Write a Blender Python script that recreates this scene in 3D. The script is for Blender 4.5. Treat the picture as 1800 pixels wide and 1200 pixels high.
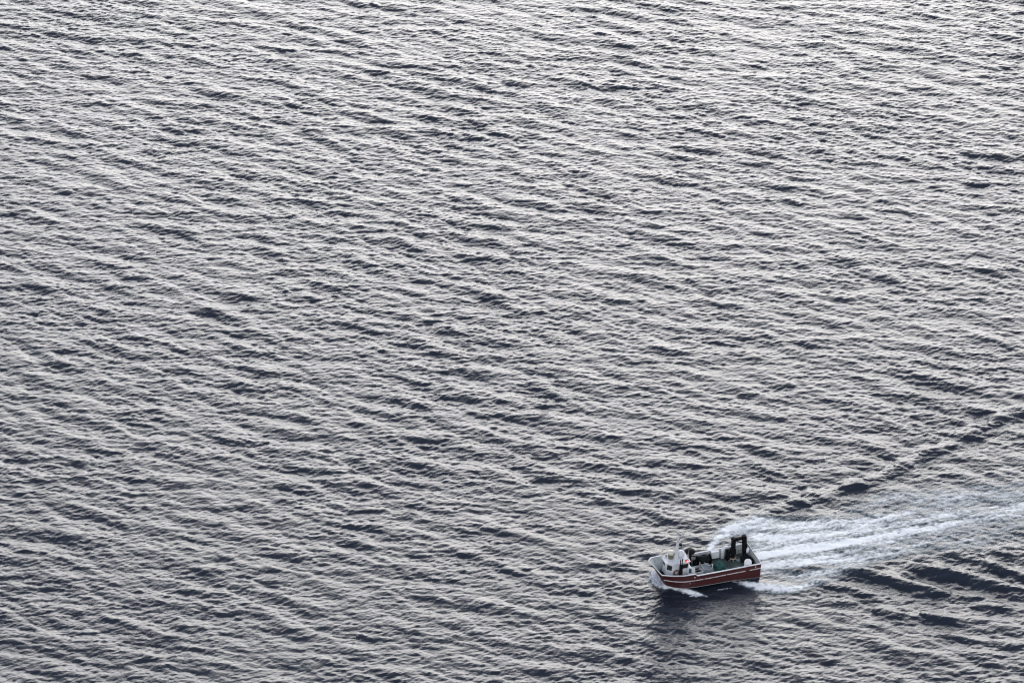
import bpy, bmesh, math
import numpy as np
from mathutils import Vector, Matrix

for o in list(bpy.data.objects):
    bpy.data.objects.remove(o)
sc = bpy.context.scene
C = sc.collection
R = math.radians

# ------------------------------------------------------------------ camera
# long lens, 249 m above the fjord, looking down at 28 degrees
DIST, DEP = 530.0, R(28)
cd = bpy.data.cameras.new('camera')
cam = bpy.data.objects.new('camera', cd)
C.objects.link(cam)
cam.location = (0, -DIST * math.cos(DEP), DIST * math.sin(DEP))
cam.rotation_euler = (R(90) - DEP, 0, 0)
cd.sensor_width = 36
cd.lens = 18 / math.tan(R(7.5))
cd.clip_start = 1
cd.clip_end = 60000
sc.camera = cam

# ------------------------------------------------------------------ light
SUN_EL, SUN_AZ = R(20), R(4)      # low sun behind thick cloud, beyond the boat; azimuth clockwise from +Y
sc.view_settings.view_transform = 'Standard'
sc.view_settings.look = 'None'
sc.view_settings.gamma = 1
sc.view_settings.use_curve_mapping = False
sc.view_settings.exposure = 1.13
sc.cycles.filter_width = 1.1

W = bpy.data.worlds.new('World')
sc.world = W
W.use_nodes = True
nt = W.node_tree
nt.nodes.clear()
wo = nt.nodes.new('ShaderNodeOutputWorld')
bg = nt.nodes.new('ShaderNodeBackground')
sky = nt.nodes.new('ShaderNodeTexSky')
sky.sky_type = 'NISHITA'
sky.sun_disc = False
sky.sun_elevation = SUN_EL
sky.sun_rotation = SUN_AZ
sky.air_density = 1.0
sky.dust_density = 3.0
sky.ozone_density = 1.0
hs = nt.nodes.new('ShaderNodeHueSaturation')
hs.inputs['Saturation'].default_value = 0.40
nt.links.new(sky.outputs[0], hs.inputs['Color'])
# a deck of cloud over that sky: darker low down, thinnest and brightest around 25 degrees, dull overhead
wtc = nt.nodes.new('ShaderNodeTexCoord')
wsx = nt.nodes.new('ShaderNodeSeparateXYZ')
wcr = nt.nodes.new('ShaderNodeValToRGB')
wcr.color_ramp.interpolation = 'EASE'
els = [(0.0, (0.29, 0.30, 0.335)), (0.16, (0.58, 0.59, 0.645)), (0.40, (0.90, 0.91, 0.98)), (0.62, (0.132, 0.148, 0.220)), (1.0, (0.154, 0.170, 0.238))]
for i, (p_, c_) in enumerate(els):
    e_ = wcr.color_ramp.elements[i] if i < 2 else wcr.color_ramp.elements.new(p_)
    e_.position = p_
    e_.color = (*c_, 1)
wmul = nt.nodes.new('ShaderNodeVectorMath')
wmul.operation = 'SCALE'
wmul.inputs['Scale'].default_value = 12.0
wmx = nt.nodes.new('ShaderNodeMix')
wmx.data_type = 'RGBA'
wmx.inputs['Factor'].default_value = 0.8
nt.links.new(wtc.outputs['Generated'], wsx.inputs[0])
nt.links.new(wsx.outputs['Z'], wcr.inputs[0])
nt.links.new(wcr.outputs[0], wmul.inputs[0])
nt.links.new(hs.outputs[0], wmx.inputs['A'])
nt.links.new(wmul.outputs[0], wmx.inputs['B'])
nt.links.new(wmx.outputs['Result'], bg.inputs['Color'])
bg.inputs['Strength'].default_value = 0.10
nt.links.new(bg.outputs[0], wo.inputs['Surface'])

sl = bpy.data.lights.new('sun', 'SUN')
sl.energy = 0.52
sl.angle = R(40)
sl.color = (0.985, 0.985, 1.0)
sun = bpy.data.objects.new('sun', sl)
C.objects.link(sun)
sd = Vector((math.sin(SUN_AZ) * math.cos(SUN_EL), math.cos(SUN_AZ) * math.cos(SUN_EL), math.sin(SUN_EL)))
sun.rotation_euler = sd.to_track_quat('Z', 'Y').to_euler()


# ------------------------------------------------------------------ helpers
def lin(r, g, b):
    f = lambda v: (v / 255) / 12.92 if v <= 10 else ((v / 255 + 0.055) / 1.055) ** 2.4
    return (f(r), f(g), f(b), 1)


def tag(o, label=None, cat=None, group=None, kind=None):
    for k, v in (('label', label), ('category', cat), ('group', group), ('kind', kind)):
        if v:
            o[k] = v
    return o


# ------------------------------------------------------------------ water
N, DX = 2048, 0.14
TILE = N * DX


def make_ocean(seed=7):
    rng = np.random.RandomState(seed)
    k1 = np.fft.fftfreq(N, d=DX) * 2 * np.pi
    kx, ky = np.meshgrid(k1, k1)                 # [row = y, col = x]
    k = np.hypot(kx, ky)
    k[0, 0] = 1
    th = np.arctan2(ky, kx)
    lam = 2 * np.pi / k

    def spread(th0, p):
        return np.abs(np.cos(th - th0)) ** p

    def band(l0, lo, hi):                         # log-normal shaped band in wavelength
        x = np.log(lam / l0)
        return np.exp(-0.5 * (x / np.where(x > 0, hi, lo)) ** 2)

    # slope variance per band: (peak wavelength, short side, long side, direction, spread, rms slope)
    bands = WAVE_BANDS
    H = np.zeros((N, N), complex)
    for (l0, lo, hi, d, p, rs) in bands:
        a = np.sqrt(band(l0, lo, hi) * spread(R(d), p)) / k   # 1/k for density in 2D
        a[0, 0] = 0
        s2 = np.sum((a * k) ** 2)
        a *= rs / math.sqrt(s2)
        n = (rng.normal(size=(N, N)) + 1j * rng.normal(size=(N, N)))
        H += a / k * k * n * 1.0
    H /= math.sqrt(2)
    H[0, 0] = 0
    sc_ = N * N
    h = np.real(np.fft.ifft2(H)) * sc_ * math.sqrt(2)
    dx = np.real(np.fft.ifft2(1j * kx / k * H)) * sc_ * math.sqrt(2)
    dy = np.real(np.fft.ifft2(1j * ky / k * H)) * sc_ * math.sqrt(2)
    return h.astype(np.float32), dx.astype(np.float32), dy.astype(np.float32)


WAVE_BANDS = [
    (5.0, 0.25, 0.40, 64, 9, 0.080),
    (3.6, 0.30, 0.30, 114, 6, 0.030),
    (2.2, 0.35, 0.40, 70, 4.5, 0.098),
    (1.1, 0.35, 0.35, 96, 2.5, 0.130),
    (0.58, 0.30, 0.35, 128, 3, 0.165),
]


def axis(lo, hi, step, far):
    core = np.arange(lo, hi + step / 2, step)
    out = [core[-1]]
    s = step
    while out[-1] < far:
        s *= 1.12
        out.append(out[-1] + s)
    up = out[1:]
    out = [core[0]]
    s = step
    while out[-1] > -far:
        s *= 1.12
        out.append(out[-1] - s)
    return np.concatenate([np.array(out[1:][::-1]), core, np.array(up)])


def sample(F, X, Y):
    fx = (X / DX) % N
    fy = (Y / DX) % N
    x0 = np.floor(fx).astype(int)
    y0 = np.floor(fy).astype(int)
    tx = fx - x0
    ty = fy - y0
    x0 %= N; y0 %= N
    x1 = (x0 + 1) % N
    y1 = (y0 + 1) % N
    return (F[y0, x0] * (1 - tx) * (1 - ty) + F[y0, x1] * tx * (1 - ty) + F[y1, x0] * (1 - tx) * ty + F[y1, x1] * tx * ty)


def grid_mesh(name, P, mask=None):
    ny, nx = P.shape[:2]
    i = np.arange(ny * nx).reshape(ny, nx)
    q = np.stack([i[:-1, :-1], i[:-1, 1:], i[1:, 1:], i[1:, :-1]], -1).reshape(-1, 4)
    V = P.reshape(-1, 3)
    if mask is not None:
        q = q[mask.reshape(-1)[q].any(1)]
        used = np.unique(q)
        re = np.zeros(len(V), int)
        re[used] = np.arange(len(used))
        q = re[q]
        V = V[used]
    me = bpy.data.meshes.new(name)
    me.vertices.add(len(V))
    me.vertices.foreach_set('co', V.astype(np.float32).ravel())
    me.loops.add(len(q) * 4)
    me.loops.foreach_set('vertex_index', q.ravel().astype(np.int32))
    me.polygons.add(len(q))
    me.polygons.foreach_set('loop_start', (np.arange(len(q)) * 4).astype(np.int32))
    me.polygons.foreach_set('use_smooth', np.ones(len(q), bool))
    me.update(calc_edges=True)
    return me, (used if mask is not None else None)


# foam streaks: (x, y, half width, density) along each stroke; ridges: height, half width, crest line
FOAM_STROKES = [
    [(30.62, -56.54, 1, 1.15), (35.23, -54.78, 1.3, 1.1), (40.97, -53.41, 1.4, 1), (46.75, -51.90, 1.5, 0.85), (53.39, -49.13, 1.7, 0.7), (60.80, -46.47, 2, 0.6), (68.21, -44.35, 2.4, 0.5)],
    [(24.37, -54.91, 0.4, 0.9), (25.48, -52.31, 0.8, 0.9), (27.14, -50.10, 1.4, 0.95), (30.62, -48.85, 2, 0.85), (34.16, -49.27, 1.8, 0.7), (38.43, -49.27, 1.8, 0.75), (44.18, -48.57, 1.7, 0.7), (50.07, -46.47, 1.6, 0.55)],
    [(30.47, -51.62, 1.5, 0.95), (35.40, -52.17, 1.2, 0.8), (41.14, -51.07, 1.2, 0.7), (46.97, -49.27, 1.3, 0.7), (52.08, -47.87, 1.6, 0.6), (58.76, -45.48, 2, 0.5), (68.38, -42.93, 2.4, 0.45)],
    [(43.05, -44.78, 1.4, 0.3), (47.51, -42.93, 2.6, 0.42), (51.88, -42.36, 3.2, 0.42), (59.21, -41.22, 3.4, 0.38), (68.70, -40.36, 3.6, 0.32)],
    [(30.47, -59.11, 1, 1), (33.61, -58.16, 1.3, 0.95), (37.87, -57.35, 1.5, 0.8), (42.09, -57.08, 1.6, 0.7), (47.17, -55.18, 1.8, 0.55), (52.31, -53.00, 2.2, 0.45), (58.02, -52.45, 3, 0.3)],
    [(30.98, -55.18, 4.2, 0.62), (38.88, -53.00, 5, 0.55), (49.82, -49.27, 6, 0.44), (60.83, -46.19, 7, 0.38), (68.25, -44.07, 8, 0.33)],
    [(27.09, -62.44, 0.2, 0.7), (28.99, -63.37, 0.6, 1), (31.17, -64.03, 0.8, 1), (33.93, -64.16, 0.8, 0.85), (36.78, -62.97, 0.8, 0.6), (39.29, -61.91, 0.7, 0.3)],
    [(30.69, -60.31, 0.8, 0.55), (34.82, -61.11, 1.6, 0.5), (38.37, -60.18, 1.4, 0.45), (43.39, -58.43, 1.2, 0.35)],
    [(17.42, -60.71, 0.4, 1.1), (17.67, -61.64, 0.6, 1.3), (17.98, -62.71, 0.75, 1.3), (18.58, -63.50, 0.55, 1.2), (19.40, -63.83, 0.34, 1.1), (20.42, -64.36, 0.28, 1), (21.44, -64.88, 0.28, 1), (22.45, -65.41, 0.3, 0.9), (23.61, -65.73, 0.2, 0.6)],
    [(25.05, -64.42, 0.12, 0.4), (26.67, -63.89, 0.2, 0.5)],
]
RIDGES = [
    (0.195, 1.15, [(25.68, -51.07), (28.49, -48.85), (32.97, -45.34), (39.69, -41.50), (46.52, -37.47), (54.48, -30.27), (62.68, -22.57), (71.78, -15.29)]),
    (0.16, 0.7, [(34.36, -43.79), (35.98, -43.07), (37.92, -44.21)]),
    (0.16, 0.7, [(36.64, -41.79), (37.92, -41.08), (39.52, -41.93)]),
    (0.22, 0.9, [(41.18, -40.93), (43.52, -38.63), (45.97, -39.78)]),
    (0.16, 0.8, [(41.81, -42.08), (45.71, -42.93)]),
    (0.19, 0.8, [(44.44, -38.05), (46.22, -36.74), (48.22, -38.05)]),
    (0.18, 0.8, [(48.78, -34.84), (50.37, -33.38), (51.88, -34.55)]),
    (0.21, 0.9, [(52.27, -31.90), (54.14, -29.97), (56.00, -31.31)]),
    (0.16, 0.8, [(56.02, -29.52), (59.13, -28.02)]),
    (0.21, 0.9, [(58.60, -27.42), (60.27, -25.61), (62.36, -26.82)]),
    (0.27, 1.1, [(62.21, -24.09), (64.30, -21.34), (66.41, -22.57)]),
    (0.2, 0.9, [(65.87, -20.73), (69.95, -17.94)]),
    (0.45, 1.15, [(39.87, -58.70), (41.91, -59.51), (45.94, -61.38), (49.87, -64.03), (53.54, -65.34)]),
    (0.45, 1.15, [(48.29, -58.43), (52.34, -59.91), (57.64, -62.57), (65.60, -65.60)]),
    (0.33, 1, [(35.81, -61.91), (37.51, -62.44), (40.86, -64.03), (44.85, -66.00)]),
    (0.38, 1.1, [(57.84, -57.49), (62.04, -60.58), (65.96, -62.71)]),
    (0.26, 0.9, [(42.93, -68.47), (45.27, -69.25), (48.53, -71.05)]),
    (0.26, 0.9, [(48.67, -69.50), (51.31, -70.54), (54.58, -72.07)]),
    (0.22, 0.9, [(54.71, -67.43), (57.75, -67.95), (61.73, -69.25)]),
    (0.2, 0.9, [(50.28, -74.24), (55.55, -75.76), (64.13, -77.64)]),
    (0.18, 0.8, [(37.07, -68.73), (41.01, -71.05)]),
    (0.25, 0.6, [(18.05, -62.71), (19.14, -63.37), (21.45, -64.42), (23.83, -65.47)]),
    (0.25, 0.8, [(27.10, -62.17), (29.14, -63.10), (34.61, -64.29)]),
]


def stroke_fields(X, Y):
    """foam density and wake wave height at the points X, Y"""
    dens = np.zeros(X.shape)
    hgt = np.zeros(X.shape)

    def seg(ax, ay, bx, by, reach):
        sel = (X > min(ax, bx) - reach) & (X < max(ax, bx) + reach) & (Y > min(ay, by) - reach) & (Y < max(ay, by) + reach)
        r, c = np.nonzero(sel)
        if not len(r):
            return None
        r0, r1, c0, c1 = r.min(), r.max() + 1, c.min(), c.max() + 1
        xx, yy = X[r0:r1, c0:c1], Y[r0:r1, c0:c1]
        L2 = (bx - ax) ** 2 + (by - ay) ** 2
        t = ((xx - ax) * (bx - ax) + (yy - ay) * (by - ay)) / L2
        tc_ = np.clip(t, 0, 1)
        px, py = ax + tc_ * (bx - ax), ay + tc_ * (by - ay)
        return (slice(r0, r1), slice(c0, c1)), np.hypot(xx - px, yy - py), tc_

    for stc in FOAM_STROKES:
        for (ax, ay, aw, ad), (bx, by, bw, bd) in zip(stc, stc[1:]):
            q = seg(ax, ay, bx, by, 3 * max(aw, bw))
            if q is None:
                continue
            sl_, d, t = q
            w = aw + (bw - aw) * t
            v = (ad + (bd - ad) * t) * np.exp(-(d / w) ** 2)
            dens[sl_] = np.maximum(dens[sl_], v)
    for (A, w, pts) in RIDGES:
        loc = np.zeros(X.shape, np.float32)
        n = len(pts) - 1
        tot = sum(math.dist(p, q) for p, q in zip(pts, pts[1:]))
        acc = 0
        for i, (p, q) in enumerate(zip(pts, pts[1:])):
            L = math.dist(p, q)
            z = seg(p[0], p[1], q[0], q[1], 5 * w)
            if z is not None:
                sl_, d, t = z
                u = (acc + t * L) / tot
                e = np.clip(np.minimum(u, 1 - u) * tot / (2.0 * w), 0, 1)
                v = A * e * (np.exp(-(d / w) ** 2) - 0.35 * np.exp(-((d - 2.1 * w) / w) ** 2))
                a = loc[sl_]
                loc[sl_] = np.where(np.abs(v) > np.abs(a), v, a)
            acc += L
        hgt += loc
    return dens, hgt


def wake_noise(seed, along, across, lo=0.0):
    """gaussian noise drawn out along the wake (20 degrees)"""
    rng = np.random.RandomState(seed)
    k1 = np.fft.fftfreq(N, d=DX) * 2 * np.pi
    kx, ky = np.meshgrid(k1, k1)
    a = R(19.9)
    ku = kx * math.cos(a) + ky * math.sin(a)
    kv = -kx * math.sin(a) + ky * math.cos(a)
    F = np.exp(-0.5 * ((ku * along) ** 2 + (kv * across) ** 2))
    z = np.real(np.fft.ifft2(np.fft.fft2(rng.normal(size=(N, N))) * F))
    return (z / z.std()).astype(np.float32)


oh, odx, ody = make_ocean()
gust = 1 + 0.05 * np.clip(wake_noise(21, 9.0, 6.0), -1.8, 1.8) + 0.10 * np.clip(wake_noise(22, 3.0, 2.0), -1.8, 1.8)
oh *= gust
odx *= gust
ody *= gust
CHOP = 0.28


def water_height_field(X, Y):
    """displaced water point for the rest position X, Y"""
    h = sample(oh, X, Y)
    px = sample(odx, X, Y)
    py = sample(ody, X, Y)
    return h, -CHOP * px, -CHOP * py


xs = axis(-100, 100, 0.14, 9000)
ys = axis(-100, 138, 0.15, 14000)
X, Y = np.meshgrid(xs, ys)
h, ddx, ddy = water_height_field(X, Y)
core = (slice(np.searchsorted(ys, -78), np.searchsorted(ys, -20)), slice(np.searchsorted(xs, 8), np.searchsorted(xs, 99)))
cX, cY = X[core], Y[core]
dens, wk = stroke_fields(cX, cY)
calm = 1 - 0.45 * np.clip(dens * 1.3, 0, 1)
h[core] = h[core] * calm + wk
ddx[core] *= calm
ddy[core] *= calm
edge = np.maximum(np.maximum(np.abs(X) - 100, 0), np.maximum(np.maximum(-100 - Y, Y - 138), 0))
fade = np.exp(-edge / 400)
P = np.stack([X + ddx * fade * (edge < 5), Y + ddy * fade * (edge < 5), h * fade], -1)
me, _ = grid_mesh('water', P)
water = bpy.data.objects.new('water', me)
C.objects.link(water)
tag(water, kind='structure')
print('rms h', oh.std(), 'slope', np.gradient(oh, DX)[0].std(), np.gradient(oh, DX)[1].std())

m = bpy.data.materials.new('sea_water')
m.use_nodes = True
nt = m.node_tree
bs = nt.nodes['Principled BSDF']
bs.inputs['Base Color'].default_value = (0.014, 0.020, 0.030, 1)
bs.inputs['Roughness'].default_value = 0.06
bs.inputs['IOR'].default_value = 1.333
tc = nt.nodes.new('ShaderNodeNewGeometry')
mp = nt.nodes.new('ShaderNodeMapping')
mp.inputs['Rotation'].default_value = (0, 0, R(-40))
mp.inputs['Scale'].default_value = (1.0, 2.2, 1)
nt.links.new(tc.outputs['Position'], mp.inputs['Vector'])
n1 = nt.nodes.new('ShaderNodeTexNoise')
n1.inputs['Scale'].default_value = 2.2
n1.inputs['Detail'].default_value = 3
n1.inputs['Roughness'].default_value = 0.6
nt.links.new(mp.outputs[0], n1.inputs['Vector'])
bp = nt.nodes.new('ShaderNodeBump')
bp.inputs['Strength'].default_value = 1
bp.inputs['Distance'].default_value = 0.06
nt.links.new(n1.outputs[0], bp.inputs['Height'])
nt.links.new(bp.outputs[0], bs.inputs['Normal'])
me.materials.append(m)


# ------------------------------------------------------------------ foam of the wake, lying on the water
streak = sample(wake_noise(11, 2.2, 0.22), cX, cY)
streak2 = sample(wake_noise(12, 0.9, 0.10), cX, cY)
lace = sample(wake_noise(13, 0.12, 0.09), cX, cY)
fd = dens * 1.15 + (0.11 * streak + 0.10 * streak2 + 0.15 * lace) * np.clip(dens * 2.2, 0, 1) - 0.10
fd = np.clip(fd, 0, 1)
keep = fd > 0.01
FP = P[core].copy()
FP[..., 2] += 0.02 + 0.02 * np.clip(fd, 0, 1) * (1 + 0.8 * lace)
fm, used = grid_mesh('wake_foam', FP, keep)
at = fm.attributes.new('foam', 'FLOAT', 'POINT')
at.data.foreach_set('value', fd.reshape(-1)[used].astype(np.float32))
foam = bpy.data.objects.new('wake_foam', fm)
C.objects.link(foam)
tag(foam, 'streaky white wake foam trailing from the red boat', 'foam', kind='stuff')
m = bpy.data.materials.new('sea_foam')
m.use_nodes = True
nt = m.node_tree
bs = nt.nodes['Principled BSDF']
bs.inputs['Base Color'].default_value = (0.80, 0.84, 0.89, 1)
bs.inputs['Roughness'].default_value = 0.8
an_ = nt.nodes.new('ShaderNodeAttribute')
an_.attribute_name = 'foam'
ge = nt.nodes.new('ShaderNodeNewGeometry')
nz = nt.nodes.new('ShaderNodeTexNoise')
nz.inputs['Scale'].default_value = 3.5
nz.inputs['Detail'].default_value = 5
nz.inputs['Roughness'].default_value = 0.7
nt.links.new(ge.outputs['Position'], nz.inputs['Vector'])
ad = nt.nodes.new('ShaderNodeMath')
ad.operation = 'MULTIPLY_ADD'          # noise * 0.9 + (-0.45)
ad.inputs[1].default_value = 1.1
ad.inputs[2].default_value = -0.57
nt.links.new(nz.outputs[0], ad.inputs[0])
a2 = nt.nodes.new('ShaderNodeMath')
a2.operation = 'ADD'
nt.links.new(ad.outputs[0], a2.inputs[0])
nt.links.new(an_.outputs['Fac'], a2.inputs[1])
fc = nt.nodes.new('ShaderNodeValToRGB')
fc.color_ramp.elements[0].position = 0.10
fc.color_ramp.elements[0].color = (0.38, 0.48, 0.50, 1)
fc.color_ramp.elements[1].position = 0.55
fc.color_ramp.elements[1].color = (0.85, 0.88, 0.86, 1)
nt.links.new(a2.outputs[0], fc.inputs[0])
nt.links.new(fc.outputs[0], bs.inputs['Base Color'])
mr = nt.nodes.new('ShaderNodeMapRange')
mr.inputs['From Min'].default_value = 0.0
mr.inputs['From Max'].default_value = 0.9
nt.links.new(a2.outputs[0], mr.inputs['Value'])
nt.links.new(mr.outputs[0], bs.inputs['Alpha'])
fm.materials.append(m)

# ------------------------------------------------------------------ materials
def mat(name, col, rough=0.5, metal=0.0, var=0.0, vscale=3.0, dirt=None, dscale=1.2, damt=0.5, bump=0.0, emit=0.0, spec=0.5):
    m = bpy.data.materials.new(name)
    m.use_nodes = True
    nt = m.node_tree
    b = nt.nodes['Principled BSDF']
    b.inputs['Roughness'].default_value = rough
    b.inputs['Metallic'].default_value = metal
    b.inputs['Specular IOR Level'].default_value = spec
    c = (*col[:3], 1)
    b.inputs['Base Color'].default_value = c
    if emit:
        b.inputs['Emission Color'].default_value = c
        b.inputs['Emission Strength'].default_value = emit
        return m
    tc = nt.nodes.new('ShaderNodeTexCoord')
    no = nt.nodes.new('ShaderNodeTexNoise')
    no.inputs['Scale'].default_value = vscale
    no.inputs['Detail'].default_value = 6
    nt.links.new(tc.outputs['Object'], no.inputs['Vector'])
    mx = nt.nodes.new('ShaderNodeMix')
    mx.data_type = 'RGBA'
    k = var if var else 0.12
    mx.inputs['A'].default_value = tuple(v * (1 - k) for v in c[:3]) + (1,)
    mx.inputs['B'].default_value = tuple(min(1, v * (1 + k)) for v in c[:3]) + (1,)
    nt.links.new(no.outputs[0], mx.inputs['Factor'])
    out = mx.outputs['Result']
    if dirt:
        n2 = nt.nodes.new('ShaderNodeTexNoise')
        n2.inputs['Scale'].default_value = dscale
        n2.inputs['Detail'].default_value = 8
        n2.inputs['Roughness'].default_value = 0.7
        nt.links.new(tc.outputs['Object'], n2.inputs['Vector'])
        cr = nt.nodes.new('ShaderNodeValToRGB')
        cr.color_ramp.elements[0].position = 0.5
        cr.color_ramp.elements[1].position = 0.68
        cr.color_ramp.elements[0].color = (0, 0, 0, 1)
        cr.color_ramp.elements[1].color = (damt, damt, damt, 1)
        nt.links.new(n2.outputs[0], cr.inputs[0])
        m2 = nt.nodes.new('ShaderNodeMix')
        m2.data_type = 'RGBA'
        m2.inputs['B'].default_value = (*dirt[:3], 1)
        nt.links.new(cr.outputs[0], m2.inputs['Factor'])
        nt.links.new(out, m2.inputs['A'])
        out = m2.outputs['Result']
    nt.links.new(out, b.inputs['Base Color'])
    if bump:
        bp = nt.nodes.new('ShaderNodeBump')
        bp.inputs['Distance'].default_value = bump
        nt.links.new(no.outputs[0], bp.inputs['Height'])
        nt.links.new(bp.outputs[0], b.inputs['Normal'])
    return m


RED = mat('red_hull_paint', (0.070, 0.0155, 0.0165), 0.6, var=0.3, vscale=2.0, dirt=(0.05, 0.016, 0.016), dscale=1.5, damt=0.6)
BOTTOM = mat('antifouling_paint', (0.05, 0.06, 0.075), 0.45, var=0.3)
WHITE = mat('white_paint', (0.66, 0.68, 0.69), 0.4, dirt=(0.35, 0.32, 0.27), dscale=2.5, damt=0.35)
OFFWHITE = mat('weathered_white_paint', (0.52, 0.56, 0.55), 0.5, var=0.15, dirt=(0.22, 0.22, 0.18), dscale=2.0, damt=0.6)
STRIPE = mat('stripe_paint', (0.60, 0.58, 0.57), 0.5, dirt=(0.2, 0.06, 0.05), dscale=3, damt=0.7)
DECK = mat('green_deck_paint', (0.062, 0.090, 0.080), 0.4, var=0.35, vscale=1.5, dirt=(0.17, 0.19, 0.18), dscale=0.9, damt=0.7)
DARK = mat('black_machine_paint', (0.006, 0.0065, 0.008), 0.7, var=0.3, spec=0.12)
GREY = mat('grey_metal', (0.30, 0.32, 0.33), 0.4, metal=0.3, dirt=(0.12, 0.07, 0.04), damt=0.4)
GLASS = mat('dark_window_glass', (0.012, 0.014, 0.018), 0.12, var=0.05)
CREAM = mat('cream_plastic', (0.60, 0.58, 0.47), 0.45)
OLIVE = mat('olive_cover', (0.13, 0.13, 0.09), 0.7)
BEIGE = mat('beige_paint', (0.42, 0.34, 0.25), 0.5, var=0.2)
NETGREEN = mat('green_net', (0.018, 0.085, 0.072), 0.8, var=0.6, vscale=9, bump=0.05)
BLACKNET = mat('black_net', (0.010, 0.012, 0.014), 0.9, var=0.6, vscale=8, bump=0.05, spec=0.1)
TUB = mat('grey_tub_plastic', (0.30, 0.33, 0.34), 0.5, var=0.15, dirt=(0.15, 0.16, 0.15))
BUOY = mat('white_rubber', (0.74, 0.74, 0.75), 0.45, var=0.05)
MAROON = mat('faded_red_paint', (0.12, 0.035, 0.03), 0.6)
TEAL = mat('blue_green_glass', (0.03, 0.08, 0.10), 0.2)
ROPE = mat('pale_rope', (0.55, 0.55, 0.50), 0.8)
REDLAMP = mat('red_lamp', (1.0, 0.12, 0.13), emit=2.2)


# ------------------------------------------------------------------ mesh helpers
class MB:
    def __init__(s):
        s.bm = bmesh.new()

    def poly(s, pts):
        return s.bm.faces.new([s.bm.verts.new(p) for p in pts])

    def hexa(s, b, t):
        """closed solid from bottom ring and top ring"""
        n = len(b)
        vb = [s.bm.verts.new(p) for p in b]
        vt = [s.bm.verts.new(p) for p in t]
        s.bm.faces.new(vb[::-1])
        s.bm.faces.new(vt)
        for i in range(n):
            j = (i + 1) % n
            s.bm.faces.new([vb[i], vb[j], vt[j], vt[i]])
        return s

    def box(s, x0, x1, y0, y1, z0, z1, taper=0.0, rz=0.0):
        cx, cy = (x0 + x1) / 2, (y0 + y1) / 2

        def ring(z, k):
            r = []
            for x, y in ((x0, y0), (x1, y0), (x1, y1), (x0, y1)):
                u, v = (x - cx) * k, (y - cy) * k
                r.append((cx + u * math.cos(rz) - v * math.sin(rz), cy + u * math.sin(rz) + v * math.cos(rz), z))
            return r
        return s.hexa(ring(z0, 1), ring(z1, 1 - taper))

    def tube(s, pts, r, n=10, r1=None, caps=True):
        pts = [Vector(p) for p in pts]
        rings = []
        for i, p in enumerate(pts):
            if i == 0:
                d = pts[1] - p
            elif i == len(pts) - 1:
                d = p - pts[i - 1]
            else:
                d = (pts[i + 1] - p).normalized() + (p - pts[i - 1]).normalized()
            d.normalize()
            a = d.orthogonal().normalized() if i == 0 else (a - d * a.dot(d)).normalized()
            b = d.cross(a)
            rr = r if r1 is None else r + (r1 - r) * i / (len(pts) - 1)
            rings.append([s.bm.verts.new(p + (a * math.cos(t) + b * math.sin(t)) * rr) for t in [2 * math.pi * k / n for k in range(n)]])
        for A, B in zip(rings, rings[1:]):
            for k in range(n):
                s.bm.faces.new([A[k], A[(k + 1) % n], B[(k + 1) % n], B[k]])
        if caps:
            s.bm.faces.new(rings[0][::-1])
            s.bm.faces.new(rings[-1])
        return s

    def beam(s, p0, p1, w, h, w1=None, h1=None):
        p0, p1 = Vector(p0), Vector(p1)
        d = (p1 - p0).normalized()
        up = Vector((0, 1, 0)) if abs(d.y) < 0.9 else Vector((0, 0, 1))
        a = d.cross(up).normalized()
        b = a.cross(d).normalized()
        w1 = w if w1 is None else w1
        h1 = h if h1 is None else h1
        f = lambda p, w, h: [p + a * x * w / 2 + b * y * h / 2 for x, y in ((-1, -1), (1, -1), (1, 1), (-1, 1))]
        return s.hexa(f(p0, w, h), f(p1, w1, h1))

    def lathe(s, c, prof, n=20, axis='z'):
        c = Vector(c)
        rings = []
        for (r, z) in prof:
            ring = []
            for k in range(n):
                t = 2 * math.pi * k / n
                u, v = max(r, 1e-4) * math.cos(t), max(r, 1e-4) * math.sin(t)
                q = {'z': (u, v, z), 'x': (z, u, v), 'y': (v, z, u)}[axis]
                ring.append(s.bm.verts.new(c + Vector(q)))
            rings.append(ring)
        for A, B in zip(rings, rings[1:]):
            for k in range(n):
                s.bm.faces.new([A[k], A[(k + 1) % n], B[(k + 1) % n], B[k]])
        s.bm.faces.new(rings[0][::-1])
        s.bm.faces.new(rings[-1])
        return s

    def heap(s, c, rx, ry, rz, seed, rough=0.18, ns=5):
        """lumpy pile of netting, flat below"""
        rng = np.random.RandomState(seed)
        r = bmesh.ops.create_icosphere(s.bm, subdivisions=4, radius=1)
        K = rng.normal(size=(14, 3)) * ns
        ph = rng.uniform(0, 6.28, 14)
        for v in r['verts']:
            d = np.array(v.co)
            k = 1 + rough * float(np.sum(np.sin(K @ d + ph))) / 4
            z = max(d[2] * k, -0.15)
            v.co = Vector((c[0] + d[0] * rx * k, c[1] + d[1] * ry * k, c[2] + (z + 0.15) * rz))
        return s

    def build(s, name, m, parent=None, smooth=False, bevel=0.0):
        bmesh.ops.recalc_face_normals(s.bm, faces=s.bm.faces)
        me = bpy.data.meshes.new(name)
        s.bm.to_mesh(me)
        s.bm.free()
        me.materials.append(m)
        if smooth:
            me.polygons.foreach_set('use_smooth', [True] * len(me.polygons))
        o = bpy.data.objects.new(name, me)
        C.objects.link(o)
        if parent:
            o.parent = parent
        if bevel:
            bv = o.modifiers.new('bevel', 'BEVEL')
            bv.width = bevel
            bv.segments = 2
            bv.limit_method = 'ANGLE'
        return o


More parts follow.
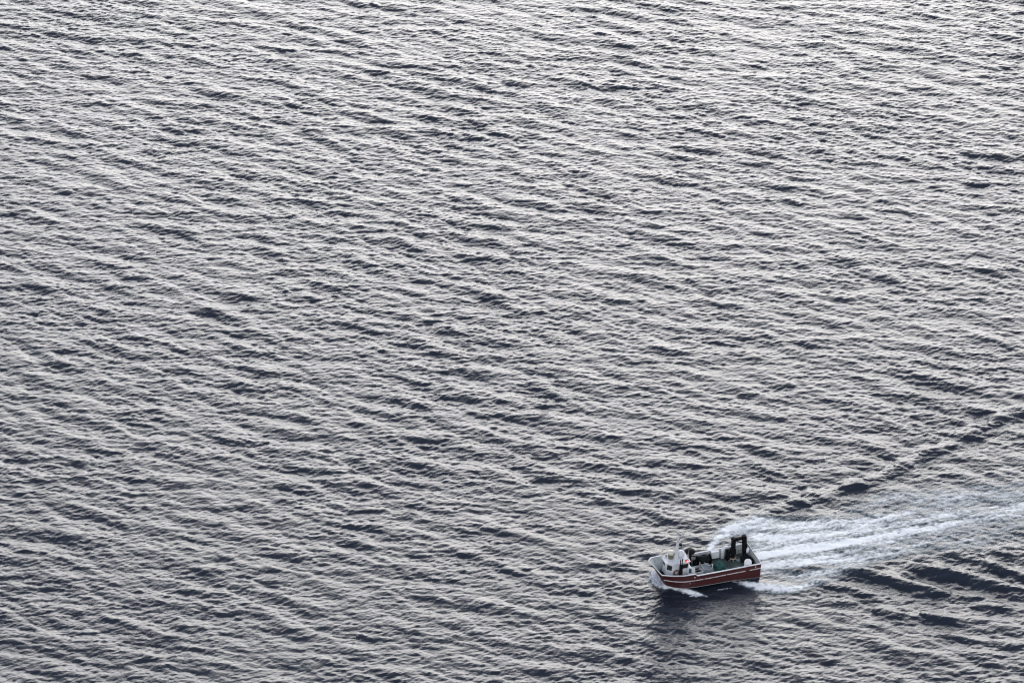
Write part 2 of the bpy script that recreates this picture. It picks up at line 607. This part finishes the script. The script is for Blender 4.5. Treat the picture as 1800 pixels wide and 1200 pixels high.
# ------------------------------------------------------------------ the boat (x forward from the stern, y to port, z up from the waterline)
BOAT_M = Matrix.Translation((29.619, -59.309, 0)) @ Matrix.Rotation(R(199.9), 4, 'Z') @ Matrix.Rotation(R(-5), 4, 'X')


def root(name, at=(0, 0, 0), rz=0.0):
    o = bpy.data.objects.new(name, None)
    o.empty_display_size = 0.5
    C.objects.link(o)
    o.matrix_world = BOAT_M @ Matrix.Translation(at) @ Matrix.Rotation(rz, 4, 'Z')
    return o


boat = root('fishing_boat')
tag(boat, 'small red hulled fishing boat with white wheelhouse and black folded deck crane, steaming left', 'boat')

# ribs from stern to stem on the port side: rail, stripe, chine, keel
RIBS = [
    ((0, 2.2, 2.25), (0, 2.18, 1.60), (0, 2.04, 0.10), (0, 0, -0.6)),
    ((2.0, 2.2, 2.25), (2.0, 2.18, 1.60), (2.0, 2.04, 0.28), (2, 0, -0.7)),
    ((4.0, 2.2, 2.24), (4.0, 2.18, 1.60), (4.0, 2.04, 0.40), (4, 0, -0.8)),
    ((6.2, 2.2, 2.24), (6.2, 2.18, 1.58), (6.2, 2.03, 0.44), (6.2, 0, -0.8)),
    ((8.46, 2.2, 2.27), (8.4, 2.17, 1.60), (8.3, 2.0, 0.46), (8.2, 0, -0.8)),
    ((8.70, 2.2, 2.57), (8.6, 2.17, 1.61), (8.5, 2.0, 0.47), (8.4, 0, -0.8)),
    ((10.3, 2.2, 2.62), (10.2, 2.14, 1.70), (10.0, 1.85, 0.50), (9.7, 0, -0.7)),
    ((11.8, 2.17, 2.92), (11.5, 2.02, 1.98), (11.0, 1.40, 0.52), (10.6, 0, -0.5)),
    ((12.98, 1.86, 3.10), (12.55, 1.56, 2.12), (11.75, 0.75, 0.52), (11.2, 0, -0.3)),
    ((13.50, 0.93, 3.64), (12.9, 0.80, 2.4), (11.85, 0.38, 0.45), (11.35, 0, -0.2)),
    ((14.02, 0.0, 4.18), (13.1, 0.0, 2.65), (11.95, 0.0, 0.5), (11.5, 0, -0.15)),
]


def lerp(a, b, t):
    return tuple(p + (q - p) * t for p, q in zip(a, b))


def loft(rows, sides=(1, -1)):
    mb = MB()
    for s in sides:
        V = [[mb.bm.verts.new((p[0], p[1] * s, p[2])) for p in row] for row in rows]
        for A, B in zip(V, V[1:]):
            for i in range(len(A) - 1):
                mb.bm.faces.new([A[i], A[i + 1], B[i + 1], B[i]])
    return mb


def stem_out(p, d):
    """the same point pushed a little outboard"""
    n = Vector((0.0, 1.0, 0)) if p[0] < 11 else Vector((0.5, 0.86, 0))
    if p[1] == 0:
        n = Vector((1, 0, 0))
    return (p[0] + n.x * d, p[1] + n.y * d, p[2])


top = loft([[r[0], r[1], lerp(r[1], r[2], 0.5), r[2]] for r in RIBS])
r0 = RIBS[0]
# transom, red above
top.poly([(0, -2.2, 2.25), (0, 2.2, 2.25), (0, 2.18, 1.6), (0, 2.04, 0.10), (0, -2.04, 0.10), (0, -2.18, 1.6)])
hull = top.build('hull', RED, boat)
bot = loft([[r[2], lerp(r[2], r[3], 0.5), r[3]] for r in RIBS])
bot.poly([(0, 2.04, 0.10), (0, 0, -0.6), (0, -2.04, 0.10)])
# below the chine aft the bottom drops straight down first
bot.build('bottom', BOTTOM, hull)
ch = MB()
for s in (1, -1):
    ch.tube([(r[2][0], s * (r[2][1] + 0.03), r[2][2]) for r in RIBS[:-2]], 0.035, 6)
ch.build('chine_line', GREY, hull)

cap = MB()
for s in (1, -1):
    pts = [(r[0][0], r[0][1] * s, r[0][2]) for r in RIBS]
    for a, b in zip(pts, pts[1:]):
        cap.beam((a[0], a[1], a[2] + 0.03), (b[0], b[1], b[2] + 0.03), 0.07, 0.17)
cap.beam((0.02, -2.2, 2.28), (0.02, 2.2, 2.28), 0.07, 0.14)
cap.build('rail_cap', WHITE, hull)

for s in (1, -1):
    def along(x):
        for a, b in zip(RIBS, RIBS[1:]):
            if a[1][0] <= x <= b[1][0]:
                return lerp(a[1], b[1], (x - a[1][0]) / (b[1][0] - a[1][0]))
        return RIBS[-1][1]
    for x0, x1 in ((0.05, 1.5), (2.05, 4.55), (4.62, 7.45), (7.6, 12.55)):
        n = 8
        st = MB()
        pts = [along(x0 + (x1 - x0) * i / n) for i in range(n + 1)]
        for a, b in zip(pts, pts[1:]):
            a, b = stem_out(a, 0.03), stem_out(b, 0.03)
            st.beam((a[0], a[1] * s, a[2]), (b[0], b[1] * s, b[2]), 0.10, 0.06)
        st.build('stripe', STRIPE, hull)
for (x, z) in ((8.75, 2.1), (0.75, 1.95), (5.6, 1.15)):
    f = MB()
    f.lathe((x, 2.19 if x < 11 else 1.62, z), [(0.09, 0), (0.09, 0.05), (0.05, 0.06)], 10, 'y')
    f.build('scupper', STRIPE if x != 5.6 else MAROON, hull)

DZ = 1.1
inn = MB()
for s in (1, -1):
    pts = [(r[0][0] - (0.1 if r[0][0] > 12 else 0), max(r[0][1] - 0.10, 0) * s, r[0][2] - 0.02) for r in RIBS]
    pts[0] = (0.1, 2.1 * s, 2.23)
    low = []
    for r in RIBS:
        z = DZ if r[0][0] < 10.4 else 1.55
        t = (r[0][2] - z) / max(r[0][2] - r[2][2], 0.1)
        q = lerp(r[0], r[2], min(max(t, 0), 1))
        low.append((q[0] - (0.1 if q[0] > 12 else 0), max(q[1] - 0.1, 0) * s, z))
    low[0] = (0.1, 2.08 * s, DZ)
    for a, b, c, d in zip(pts, pts[1:], low[1:], low):
        inn.poly([a, b, c, d])
    # stanchions of the bulwark
inn.poly([(0.1, -2.1, 2.23), (0.1, 2.1, 2.23), (0.1, 2.08, DZ), (0.1, -2.08, DZ)])
inn.build('bulwark', OFFWHITE, hull)
for s in (1, -1):
    for i in range(15):
        x = 0.6 + i * 0.62
        zt = 2.2 if x < 8.5 else 2.52
        rb = MB()
        rb.box(x - 0.025, x + 0.025, min(s * 2.09, s * 1.97), max(s * 2.09, s * 1.97), DZ, zt)
        rb.build('bulwark_rib', OFFWHITE, hull)

dk = MB()
dk.poly([(0.1, -2.09, DZ), (10.4, -2.05, DZ), (10.4, 2.05, DZ), (0.1, 2.09, DZ)])
dk.build('deck', DECK, boat)
fd = MB()
fr_ = [(10.4, 1.95), (11.4, 1.72), (12.1, 1.05), (12.35, 0)]
fr_ = [(x, -y) for x, y in fr_] + [(x, y) for x, y in fr_[-2::-1]]
fd.hexa([(x, y, 1.50) for x, y in fr_], [(x, y, 1.56) for x, y in fr_])
fd.box(10.36, 10.40, -1.95, 1.95, DZ, 1.50)
fd.build('foredeck', DECK, boat)
an = MB()
an.box(11.9, 12.25, -0.25, 0.25, 1.56, 1.95)
an.tube([(12.1, -0.45, 1.85), (12.1, 0.45, 1.85)], 0.16, 12)
an.build('anchor_winch', DARK, boat)

# ---- wheelhouse
WZ = 3.72
ring = [(9.05, -1.12), (11.25, -1.12), (11.75, -0.62), (11.75, 0.48), (11.25, 0.98), (9.05, 0.98)]
low = [(9.05, -1.2), (11.4, -1.2), (12.0, -0.7), (12.0, 0.56), (11.4, 1.06), (9.05, 1.06)]
wh = MB()
mid = [(9.05, -1.16), (11.3, -1.16), (11.86, -0.66), (11.86, 0.52), (11.3, 1.02), (9.05, 1.02)]
wh.hexa([(x, y, DZ) for x, y in low], [(x, y, WZ) for x, y in ring])
house = wh.build('wheelhouse', WHITE, boat, bevel=0.03)
rf = MB()
ro = [(8.95, -1.28), (11.35, -1.28), (12.05, -0.74), (12.05, 0.6), (11.35, 1.14), (8.95, 1.14)]
rf.hexa([(x, y, WZ + 0.002) for x, y in ro], [(x, y, WZ + 0.11) for x, y in ro])
roof = rf.build('roof', WHITE, house, bevel=0.02)
rr = MB()
rp = [(9.1, -1.18, WZ + 0.35), (11.3, -1.18, WZ + 0.35), (11.9, -0.66, WZ + 0.35)]
rr.tube(rp, 0.02, 6)
for p in rp:
    rr.tube([(p[0], p[1], WZ + 0.1), p], 0.02, 6)
rr.build('roof_rail', GREY, roof)


def pane(c0, c1, z0, z1, name='window', m=GLASS):
    """window on the wall running from plan point c0 to c1, leaning with the wall"""
    def onwall(c, z):
        t = (z - DZ) / (WZ - DZ)
        a = Vector((c[0][0], c[0][1])).lerp(Vector((c[1][0], c[1][1])), t)
        return a
    A0, A1, B0, B1 = onwall(c0, z0), onwall(c1, z0), onwall(c0, z1), onwall(c1, z1)
    d = (A1 - A0).normalized()
    n = Vector((d.y, -d.x))
    cen = Vector((10.4, -0.07))
    if (A0 - cen).dot(n) < 0:
        n = -n
    f = MB()
    g = MB()
    for mb, off, grow in ((f, 0.02, 0.05), (g, 0.035, 0.0)):
        def P(a, z, s):
            q = a + d * s * grow
            return (q.x + n.x * off, q.y + n.y * off, z)
        def Q(a, z, s):
            q = a + d * s * grow
            return (q.x - n.x * 0.03, q.y - n.y * 0.03, z)
        mb.hexa([Q(A0, z0 - grow, -1), Q(A1, z0 - grow, 1), Q(B1, z1 + grow, 1), Q(B0, z1 + grow, -1)],
                [P(A0, z0 - grow, -1), P(A1, z0 - grow, 1), P(B1, z1 + grow, 1), P(B0, z1 + grow, -1)])
    o = g.build(name, m, house)
    fr = f.build('frame', OFFWHITE, o)
    return o


def wl(i, j, t):
    return (lerp(low[i], low[j], t), lerp(ring[i], ring[j], t))


pane(wl(4, 5, 0.60), wl(4, 5, 0.92), 2.88, 3.48)
pane(wl(3, 4, 0.08), wl(3, 4, 0.94), 2.82, 3.48)
pane(wl(2, 3, 0.06), wl(2, 3, 0.46), 2.95, 3.45)
pane(wl(1, 2, 0.15), wl(1, 2, 0.85), 2.95, 3.45)
pane(wl(0, 1, 0.1), wl(0, 1, 0.4), 2.95, 3.45)
pane(wl(0, 1, 0.6), wl(0, 1, 0.9), 2.95, 3.45)
# white door standing open aft of the wheelhouse, with its small blue-green window
dr = MB()
dr.hexa([(9.35, 1.10, DZ), (8.45, 1.42, DZ), (8.47, 1.48, DZ), (9.37, 1.16, DZ)], [(9.35, 1.10, 3.0), (8.45, 1.42, 3.0), (8.47, 1.48, 3.0), (9.37, 1.16, 3.0)])
door = dr.build('door', WHITE, house, bevel=0.015)
dw = MB()
dw.hexa([(9.14, 1.22, 2.2), (8.86, 1.32, 2.2), (8.88, 1.37, 2.2), (9.16, 1.27, 2.2)], [(9.14, 1.22, 2.8), (8.86, 1.32, 2.8), (8.88, 1.37, 2.8), (9.16, 1.27, 2.8)])
dw.build('window', TEAL, door)
cs = MB()
cs.hexa([(8.2, -1.1, DZ), (9.04, -1.1, DZ), (9.04, 0.95, DZ), (8.2, 0.95, DZ)], [(8.5, -1.0, 2.35), (9.04, -1.0, 2.6), (9.04, 0.9, 2.6), (8.5, 0.9, 2.35)])
cs.build('engine_casing', WHITE, boat, bevel=0.04)
lb = MB()
for i in range(24):
    t0, t1 = 2 * math.pi * i / 24, 2 * math.pi * (i + 1) / 24
    f_ = lambda t: (10.75 + 0.33 * math.cos(t), 1.14, 2.5 + 0.33 * math.sin(t))
    lb.tube([f_(t0), f_(t1)], 0.075, 8)
lb.build('lifebuoy', MAROON, house)

# ---- mast on the roof
ms = MB()
ms.hexa([(10.28, -0.18, WZ + 0.1), (10.78, -0.18, WZ + 0.1), (10.78, 0.18, WZ + 0.1), (10.28, 0.18, WZ + 0.1)],
        [(10.24, -0.15, WZ + 1.3), (10.58, -0.15, WZ + 1.3), (10.58, 0.15, WZ + 1.3), (10.24, 0.15, WZ + 1.3)])
ms.hexa([(10.24, -0.15, WZ + 1.302), (10.58, -0.15, WZ + 1.302), (10.58, 0.15, WZ + 1.302), (10.24, 0.15, WZ + 1.302)],
        [(10.2, -0.05, 7.15), (10.34, -0.05, 7.15), (10.34, 0.05, 7.15), (10.2, 0.05, 7.15)])
mast = ms.build('mast', WHITE, boat, bevel=0.01)
ra = MB()
ra.box(9.95, 10.2, -0.04, 0.04, 5.72, 5.8)
ra.lathe((9.9, 0, 5.6), [(0.17, 0), (0.19, 0.12), (0.17, 0.25)], 14)
ra.build('floodlight', DARK, mast)
rs = MB()
rs.lathe((10.08, 0, 7.12), [(0.1, 0), (0.1, 0.18)], 10)
rs.box(10.02, 10.14, -0.5, 0.5, 7.3, 7.4, rz=R(25))
rs.tube([(10.25, 0, 7.15), (10.25, 0, 8.0)], 0.015, 6)
rs.build('radar_scanner', GREY, mast)
wy = MB()
for q in ((13.85, 0, 4.1), (9.1, -1.1, WZ + 0.1), (9.1, 0.95, WZ + 0.1), (2.6, -1.15, 4.1)):
    wy.tube([(10.3, 0, 7.0), q], 0.014, 5)
wy.build('stay', GREY, mast)
for (ax_, ay_, hh2) in ((9.2, -1.0, 1.9), (11.2, 0.8, 1.3), (9.15, 0.7, 1.5)):
    w2 = MB()
    w2.tube([(ax_, ay_, WZ + 0.1), (ax_ - 0.06, ay_, WZ + hh2)], 0.018, 5)
    w2.build('whip_aerial', OFFWHITE, roof)
cx = MB()
cx.tube([(10.3, -0.6, 6.4), (10.3, 0.6, 6.4)], 0.025, 6)
cx.build('crosstree', GREY, mast)

cn = MB()
cn.lathe((11.05, -0.2, WZ + 0.12), [(0.28, 0), (0.33, 0.1), (0.33, 0.62)], 18)
rafto = cn.build('life_raft_cradle', OLIVE, roof, smooth=False)
c2 = MB()
c2.lathe((11.05, -0.2, WZ + 0.741), [(0.36, 0), (0.37, 0.2), (0.30, 0.38), (0.12, 0.45)], 18)
c2.build('life_raft_cover', CREAM, rafto, smooth=True)
dm = MB()
dm.lathe((9.75, -0.15, WZ + 0.11), [(0.28, 0), (0.40, 0.12), (0.45, 0.35), (0.42, 0.6), (0.28, 0.82), (0.05, 0.9)], 20)
dm.build('satellite_dome', WHITE, roof, smooth=True)
aw = MB()
aw.tube([(11.8, -1.0, WZ + 0.1), (11.8, -1.0, WZ + 0.75)], 0.03, 8)
aw.lathe((11.8, -1.0, WZ + 0.75), [(0.06, 0), (0.11, 0.08), (0.11, 0.2), (0.03, 0.26)], 10)
aw.build('antenna', CREAM, roof)
hb = MB()
hb.tube([(11.75, -0.95, WZ + 0.3), (11.1, -0.55, WZ + 0.34)], 0.03, 8)
hb.lathe((11.45, -0.7, WZ + 0.1), [(0.12, 0), (0.12, 0.25), (0.05, 0.3)], 10)
hb.build('search_light', GREY, roof)
nl = MB()
nl.box(9.28, 9.62, 1.02, 1.10, WZ + 0.11, WZ + 0.42)
side = nl.build('lamp_board', MAROON, roof)
nb = MB()
nb.lathe((9.42, 1.18, WZ + 0.14), [(0.07, 0), (0.09, 0.05), (0.09, 0.17), (0.04, 0.21)], 12)
nb.build('side_lamp', REDLAMP, side)
rw = MB()
rw.tube([(9.0, 0.4, WZ + 0.1), (9.0, 0.4, WZ + 0.85), (8.75, 0.0, WZ + 0.5), (8.75, -0.7, WZ + 0.1)], 0.025, 6)
rw.build('stay', MAROON, roof)

# ---- black exhaust funnel beside the wheelhouse
ex = MB()
ex.box(10.12, 10.50, 1.24, 1.60, DZ, 3.75, taper=0.12)
fun = ex.build('exhaust_funnel', DARK, boat, bevel=0.03)
for xx in (10.2, 10.42):
    e = MB()
    e.tube([(xx, 1.42, 3.75), (xx, 1.42, 4.5), (xx - 0.05, 1.42, 4.62)], 0.055, 10)
    e.build('exhaust_pipe', DARK, fun)
lk = MB()
lk.box(8.75, 10.0, 1.62, 2.0, DZ, 1.95)
lk.build('locker', WHITE, boat, bevel=0.03)

# ---- line hauler aft of the wheelhouse: post with a wide black disc on top
lh = MB()
lh.tube([(7.85, -1.55, DZ), (7.85, -1.55, 3.1)], 0.15, 12)
haul = lh.build('line_hauler', DARK, boat)
ld = MB()
ld.lathe((7.95, -1.55, 3.1), [(0.2, 0), (0.62, 0.05), (0.68, 0.16), (0.60, 0.26), (0.30, 0.38), (0.08, 0.42)], 24)
ld.build('sheave', DARK, haul, smooth=True)
la = MB()
la.beam((7.85, -1.55, 2.6), (7.1, -1.5, 2.3), 0.12, 0.12)
la.beam((8.3, -1.6, 2.75), (8.75, -1.5, 3.6), 0.05, 0.05)
la.build('arm', DARK, haul)

# ---- net winch on the far side
wfr = root('net_winch', (0, 0, 0))
wfr.parent = boat
wfr.matrix_world = BOAT_M
for xx in (5.3, 6.9):
    nw = MB()
    nw.lathe((xx, -1.25, 1.85), [(0.58, 0), (0.58, 0.06)], 22, 'x')
    nw.box(xx - 0.06, xx - 0.01, -1.55, -0.95, DZ, 1.85)
    nw.build('flange', DARK, wfr)
nd = MB()
nd.lathe((5.36, -1.25, 1.85), [(0.40, 0.0), (0.47, 0.3), (0.43, 0.7), (0.48, 1.1), (0.42, 1.54)], 18, 'x')
nd.build('drum', BLACKNET, wfr, smooth=True)
nm = MB()
nm.box(7.0, 7.45, -1.6, -1.0, DZ, 1.75)
nm.tube([(7.2, -1.3, 1.75), (7.2, -1.3, 2.3)], 0.05, 8)
nm.build('motor', DARK, wfr, bevel=0.03)

# ---- hatch and its guard rails
ht = MB()
for (x0, x1, y0, y1) in ((6.95, 8.15, 0.62, 0.70), (6.95, 8.15, -0.75, -0.67), (6.95, 7.03, -0.67, 0.62), (8.07, 8.15, -0.67, 0.62)):
    ht.box(x0, x1, y0, y1, DZ, 1.5)
hat = ht.build('hatch', OFFWHITE, boat)
hh = MB()  # flat black sheet just above the deck, painted shade for the open hatch
hh.poly([(7.0, -0.7, DZ + 0.02), (8.1, -0.7, DZ + 0.02), (8.1, 0.65, DZ + 0.02), (7.0, 0.65, DZ + 0.02)])
hh.build('hold_shade', DARK, hat)
for (a, b) in (((8.1, 0.72), (6.95, 0.72)), ((6.95, 0.72), (6.95, -0.7))):
    g = MB()
    for z in (1.62, 2.0):
        g.tube([(a[0], a[1], z), (b[0], b[1], z)], 0.022, 6)
    for q in (a, b):
        g.tube([(q[0], q[1], DZ), (q[0], q[1], 2.0)], 0.03, 6)
    g.build('guard_rail', OFFWHITE, hat)
ps = MB()
ps.tube([(5.75, 0.5, DZ), (5.75, 0.5, 2.25)], 0.045, 8)
ps.tube([(5.75, 0.5, 2.2), (6.1, 0.1, 1.9), (6.5, -0.3, 2.1)], 0.03, 6)
ps.build('deck_post', WHITE, boat)
rl = MB()
rl.tube([(6.2, 1.2, 1.16), (6.0, 0.4, 1.16), (6.5, -0.3, 1.17), (6.3, -0.8, 1.17), (5.8, -0.6, 1.16), (5.9, 0.9, 1.16)], 0.03, 6)
rope = rl.build('mooring_rope', ROPE)
rope.matrix_world = BOAT_M
tag(rope, 'pale rope lying loose on the green deck in front of the green net heap', 'rope')

# ---- panel and vent on the far bulwark
pn = MB()
pn.box(3.95, 5.0, -2.02, -1.62, DZ + 0.25, 2.32)
pn.build('side_locker', WHITE, boat, bevel=0.03)
vt = MB()
vt.tube([(3.42, -1.85, DZ), (3.42, -1.85, 2.05), (3.38, -1.85, 2.28), (3.22, -1.85, 2.44), (3.0, -1.85, 2.50), (2.78, -1.85, 2.44)], 0.27, 16)
vt.build('vent_cowl', WHITE, boat, smooth=True, bevel=0.02)

# ---- crane near the stern, folded: pillar, boom aft, outer boom hanging down
cr = MB()
cr.lathe((2.35, -1.15, DZ), [(0.30, 0), (0.30, 0.5), (0.24, 0.55), (0.24, 0.9)], 16)
crane = cr.build('deck_crane', DARK, boat)
bs_ = MB()
for k in range(6):
    a = 2 * math.pi * k / 6 + 0.3
    bs_.beam((2.35, -1.15, 1.38), (2.35 + 0.62 * math.cos(a), -1.15 + 0.62 * math.sin(a), 1.2), 0.10, 0.22, 0.08, 0.12)
bs_.lathe((2.35, -1.15, 1.30), [(0.40, 0), (0.40, 0.14)], 18)
bs_.build('base_flange', BEIGE, crane)
pl = MB()
pl.box(2.12, 2.62, -1.38, -0.92, 2.0, 4.05, taper=0.1)
pl.box(2.05, 2.72, -1.45, -0.85, 2.001, 2.7)
pl.build('pillar', DARK, crane, bevel=0.03)
bm_ = MB()
bm_.beam((2.55, -1.15, 4.12), (0.95, -1.15, 4.02), 0.34, 0.30)
bm_.lathe((2.4, -1.4, 4.06), [(0.26, 0), (0.26, 0.5)], 14, 'y')
bm_.build('boom', DARK, crane, bevel=0.02)
ob = MB()
ob.beam((1.02, -1.15, 4.38), (0.82, -1.15, 1.7), 0.50, 0.40, 0.42, 0.36)
ob.beam((0.74, -1.15, 3.9), (0.52, -1.15, 1.95), 0.14, 0.2)
ob.lathe((0.98, -1.42, 4.08), [(0.28, 0), (0.28, 0.54)], 14, 'y')
ob.build('outer_boom', DARK, crane, bevel=0.03)
cy_ = MB()
cy_.tube([(2.1, -1.15, 3.85), (1.1, -1.15, 3.3)], 0.07, 10)
cy_.build('hydraulic_ram', DARK, crane)
gr = MB()
for k in (-1, 1):
    gr.tube([(0.8, -1.15 + k * 0.08, 1.8), (0.8, -1.15 + k * 0.32, 1.55), (0.8, -1.15 + k * 0.08, 1.2)], 0.07, 8)
gr.tube([(0.55, -1.15, 1.75), (0.8, -1.15, 1.85), (1.05, -1.15, 1.75)], 0.06, 8)
gr.build('grab', DARK, crane)
co = MB()
co.box(2.75, 3.15, -1.6, -1.0, DZ, 2.5)
co.box(2.95, 3.3, -1.4, -1.15, 2.501, 2.7)
co.build('control_stand', DARK, crane, bevel=0.03)

# ---- stern: rail, gantry box, gate
sr = MB()
for y in (-1.9, -1.55, -1.2, -0.85, -0.5):
    sr.tube([(0.12, y, 2.3), (0.12, y, 3.15)], 0.022, 6)
sr.tube([(0.12, -1.95, 3.15), (0.12, -0.45, 3.15)], 0.03, 6)
sr.tube([(0.12, -1.95, 2.75), (0.12, -0.45, 2.75)], 0.02, 6)
sr.build('stern_rail', GREY, boat)
sg = MB()
sg.box(0.7, 1.9, -2.06, -1.78, 1.9, 2.62)
sg.build('stern_locker', OFFWHITE, boat, bevel=0.03)
pb = MB()
pb.box(1.35, 2.0, -1.0, -0.45, DZ, 1.22)
pb.build('deck_plate', GREY, boat)
bl = MB()
for yy_ in (-0.25, 0.25):
    bl.lathe((0.5, yy_ + 0.9, DZ), [(0.1, 0), (0.1, 0.42), (0.14, 0.46), (0.14, 0.52)], 12)
bl.build('bollard', DARK, boat)
ch2 = MB()
ch2.box(1.9, 4.8, 1.93, 2.07, 1.75, 1.85)
ch2.build('rubbing_board', OFFWHITE, boat)


# ---- loose things aboard
def loose(mb, name, m, label, cat, at=(0, 0, 0), smooth=False, group=None, bevel=0.0):
    o = mb.build(name, m, smooth=smooth, bevel=bevel)
    o.matrix_world = BOAT_M @ Matrix.Translation(at)
    return tag(o, label, cat, group)


h_ = MB().heap((0, 0, 0), 0.62, 0.58, 0.75, 3)
loose(h_, 'fishing_net', NETGREEN, 'heap of dark green netting in the middle of the open deck', 'net', (4.55, 0.1, DZ))
h_ = MB().heap((0, 0, 0), 0.75, 0.42, 0.75, 5)
loose(h_, 'fishing_net', BLACKNET, 'long heap of black netting along the far bulwark behind the winch', 'net', (6.1, -1.68, DZ + 0.1), group='heaps of black gear on deck')
h_ = MB().heap((0, 0, 0), 0.62, 0.55, 0.55, 8)
loose(h_, 'fishing_net', BLACKNET, 'low heap of black gear on the deck under the hanging crane boom', 'net', (1.0, -0.45, DZ), group='heaps of black gear on deck')
h_ = MB().heap((0, 0, 0), 0.30, 0.7, 0.55, 11)
loose(h_, 'fishing_net', BLACKNET, 'narrow heap of black gear against the inside of the stern', 'net', (0.45, 0.1, DZ), group='heaps of black gear on deck')

tb = MB()
W_, D_, H_, T_ = 0.52, 0.62, 0.55, 0.05
tb.box(-W_, W_, -D_, D_, 0.0, 0.06)
for (x0, x1, y0, y1) in ((-W_, W_, -D_, -D_ + T_), (-W_, W_, D_ - T_, D_), (-W_, -W_ + T_, -D_ + T_, D_ - T_), (W_ - T_, W_, -D_ + T_, D_ - T_)):
    tb.box(x0, x1, y0, y1, 0.061, H_)
tb.box(-W_ + T_, W_ - T_, -D_ + T_, D_ - T_, 0.061, 0.36)
loose(tb, 'fish_tub', TUB, 'pale grey open fish tub on the deck between the hatch rails and the green net', 'tub', (6.33, -0.05, DZ))


def fender(at, label, h=1.15, r=0.42):
    rt = root('fender', at)
    tag(rt, label, 'fender', 'white fenders and buoys at the stern')
    f = MB()
    f.lathe((0, 0, 0), [(0.12, 0), (r * 0.8, 0.06), (r, 0.25), (r, h - 0.35), (r * 0.85, h - 0.14), (r * 0.5, h - 0.03), (0.06, h)], 22)
    f.build('body', BUOY, rt, smooth=True)
    e = MB()
    e.tube([(0, 0, h - 0.01), (0, 0, h + 0.08)], 0.05, 8)
    e.build('eye', GREY, rt)


fender((1.5, 1.55, DZ), 'fat white round-topped fender standing inside the near rail at the stern', 1.62, 0.46)
fender((0.45, -1.1, 1.75), 'small white fender tucked behind the black crane boom at the stern rail', 0.75, 0.25)

# ---- spray thrown up at the bow
rng = np.random.RandomState(4)
sp = MB()
BI = BOAT_M.inverted()
# along the waterline of the port bow: (x, y, spread, height, share)
path = [(17.6, -61.0, 0.30, 0.9, 130), (17.75, -61.7, 0.35, 1.2, 330), (18.05, -62.4, 0.42, 1.1, 380), (18.6, -63.0, 0.36, 0.7, 220),
        (19.3, -63.5, 0.22, 0.35, 90), (20.1, -63.9, 0.18, 0.22, 60), (21.2, -64.6, 0.20, 0.2, 60), (22.3, -65.3, 0.24, 0.2, 50)]
for (x, y, w, hh_, n) in path:
    for _ in range(n):
        px, py = rng.normal(x, w), rng.normal(y, w)
        u = rng.uniform() ** 1.4
        q = math.exp(-((px - x) ** 2 + (py - y) ** 2) / (2 * w * w))
        pz = -0.05 + hh_ * u * (0.35 + 0.65 * q)
        rad = rng.uniform(0.035, 0.15) * (1.15 - 0.75 * u) * (0.6 + 0.6 * hh_)
        r_ = bmesh.ops.create_icosphere(sp.bm, subdivisions=1, radius=rad)
        sx, sy, sz = rng.uniform(0.7, 1.5, 3)
        for v in r_['verts']:
            v.co = Vector((px + v.co.x * sx, py + v.co.y * sy, pz + v.co.z * sz * 0.8))
SPRAY = mat('white_spray', (0.76, 0.79, 0.84), 0.8, var=0.04)
_nt = SPRAY.node_tree
_b = _nt.nodes['Principled BSDF']
_t = _nt.nodes.new('ShaderNodeBsdfTranslucent')       # spray lets light through
_t.inputs['Color'].default_value = (0.9, 0.92, 0.95, 1)
_m = _nt.nodes.new('ShaderNodeMixShader')
_m.inputs[0].default_value = 0.5
_o = _nt.nodes['Material Output']
_nt.links.new(_b.outputs[0], _m.inputs[1])
_nt.links.new(_t.outputs[0], _m.inputs[2])
_nt.links.new(_m.outputs[0], _o.inputs['Surface'])
spray = sp.build('bow_spray', SPRAY, smooth=True)
tag(spray, 'white spray thrown up along the near bow of the red boat', 'spray', kind='stuff')
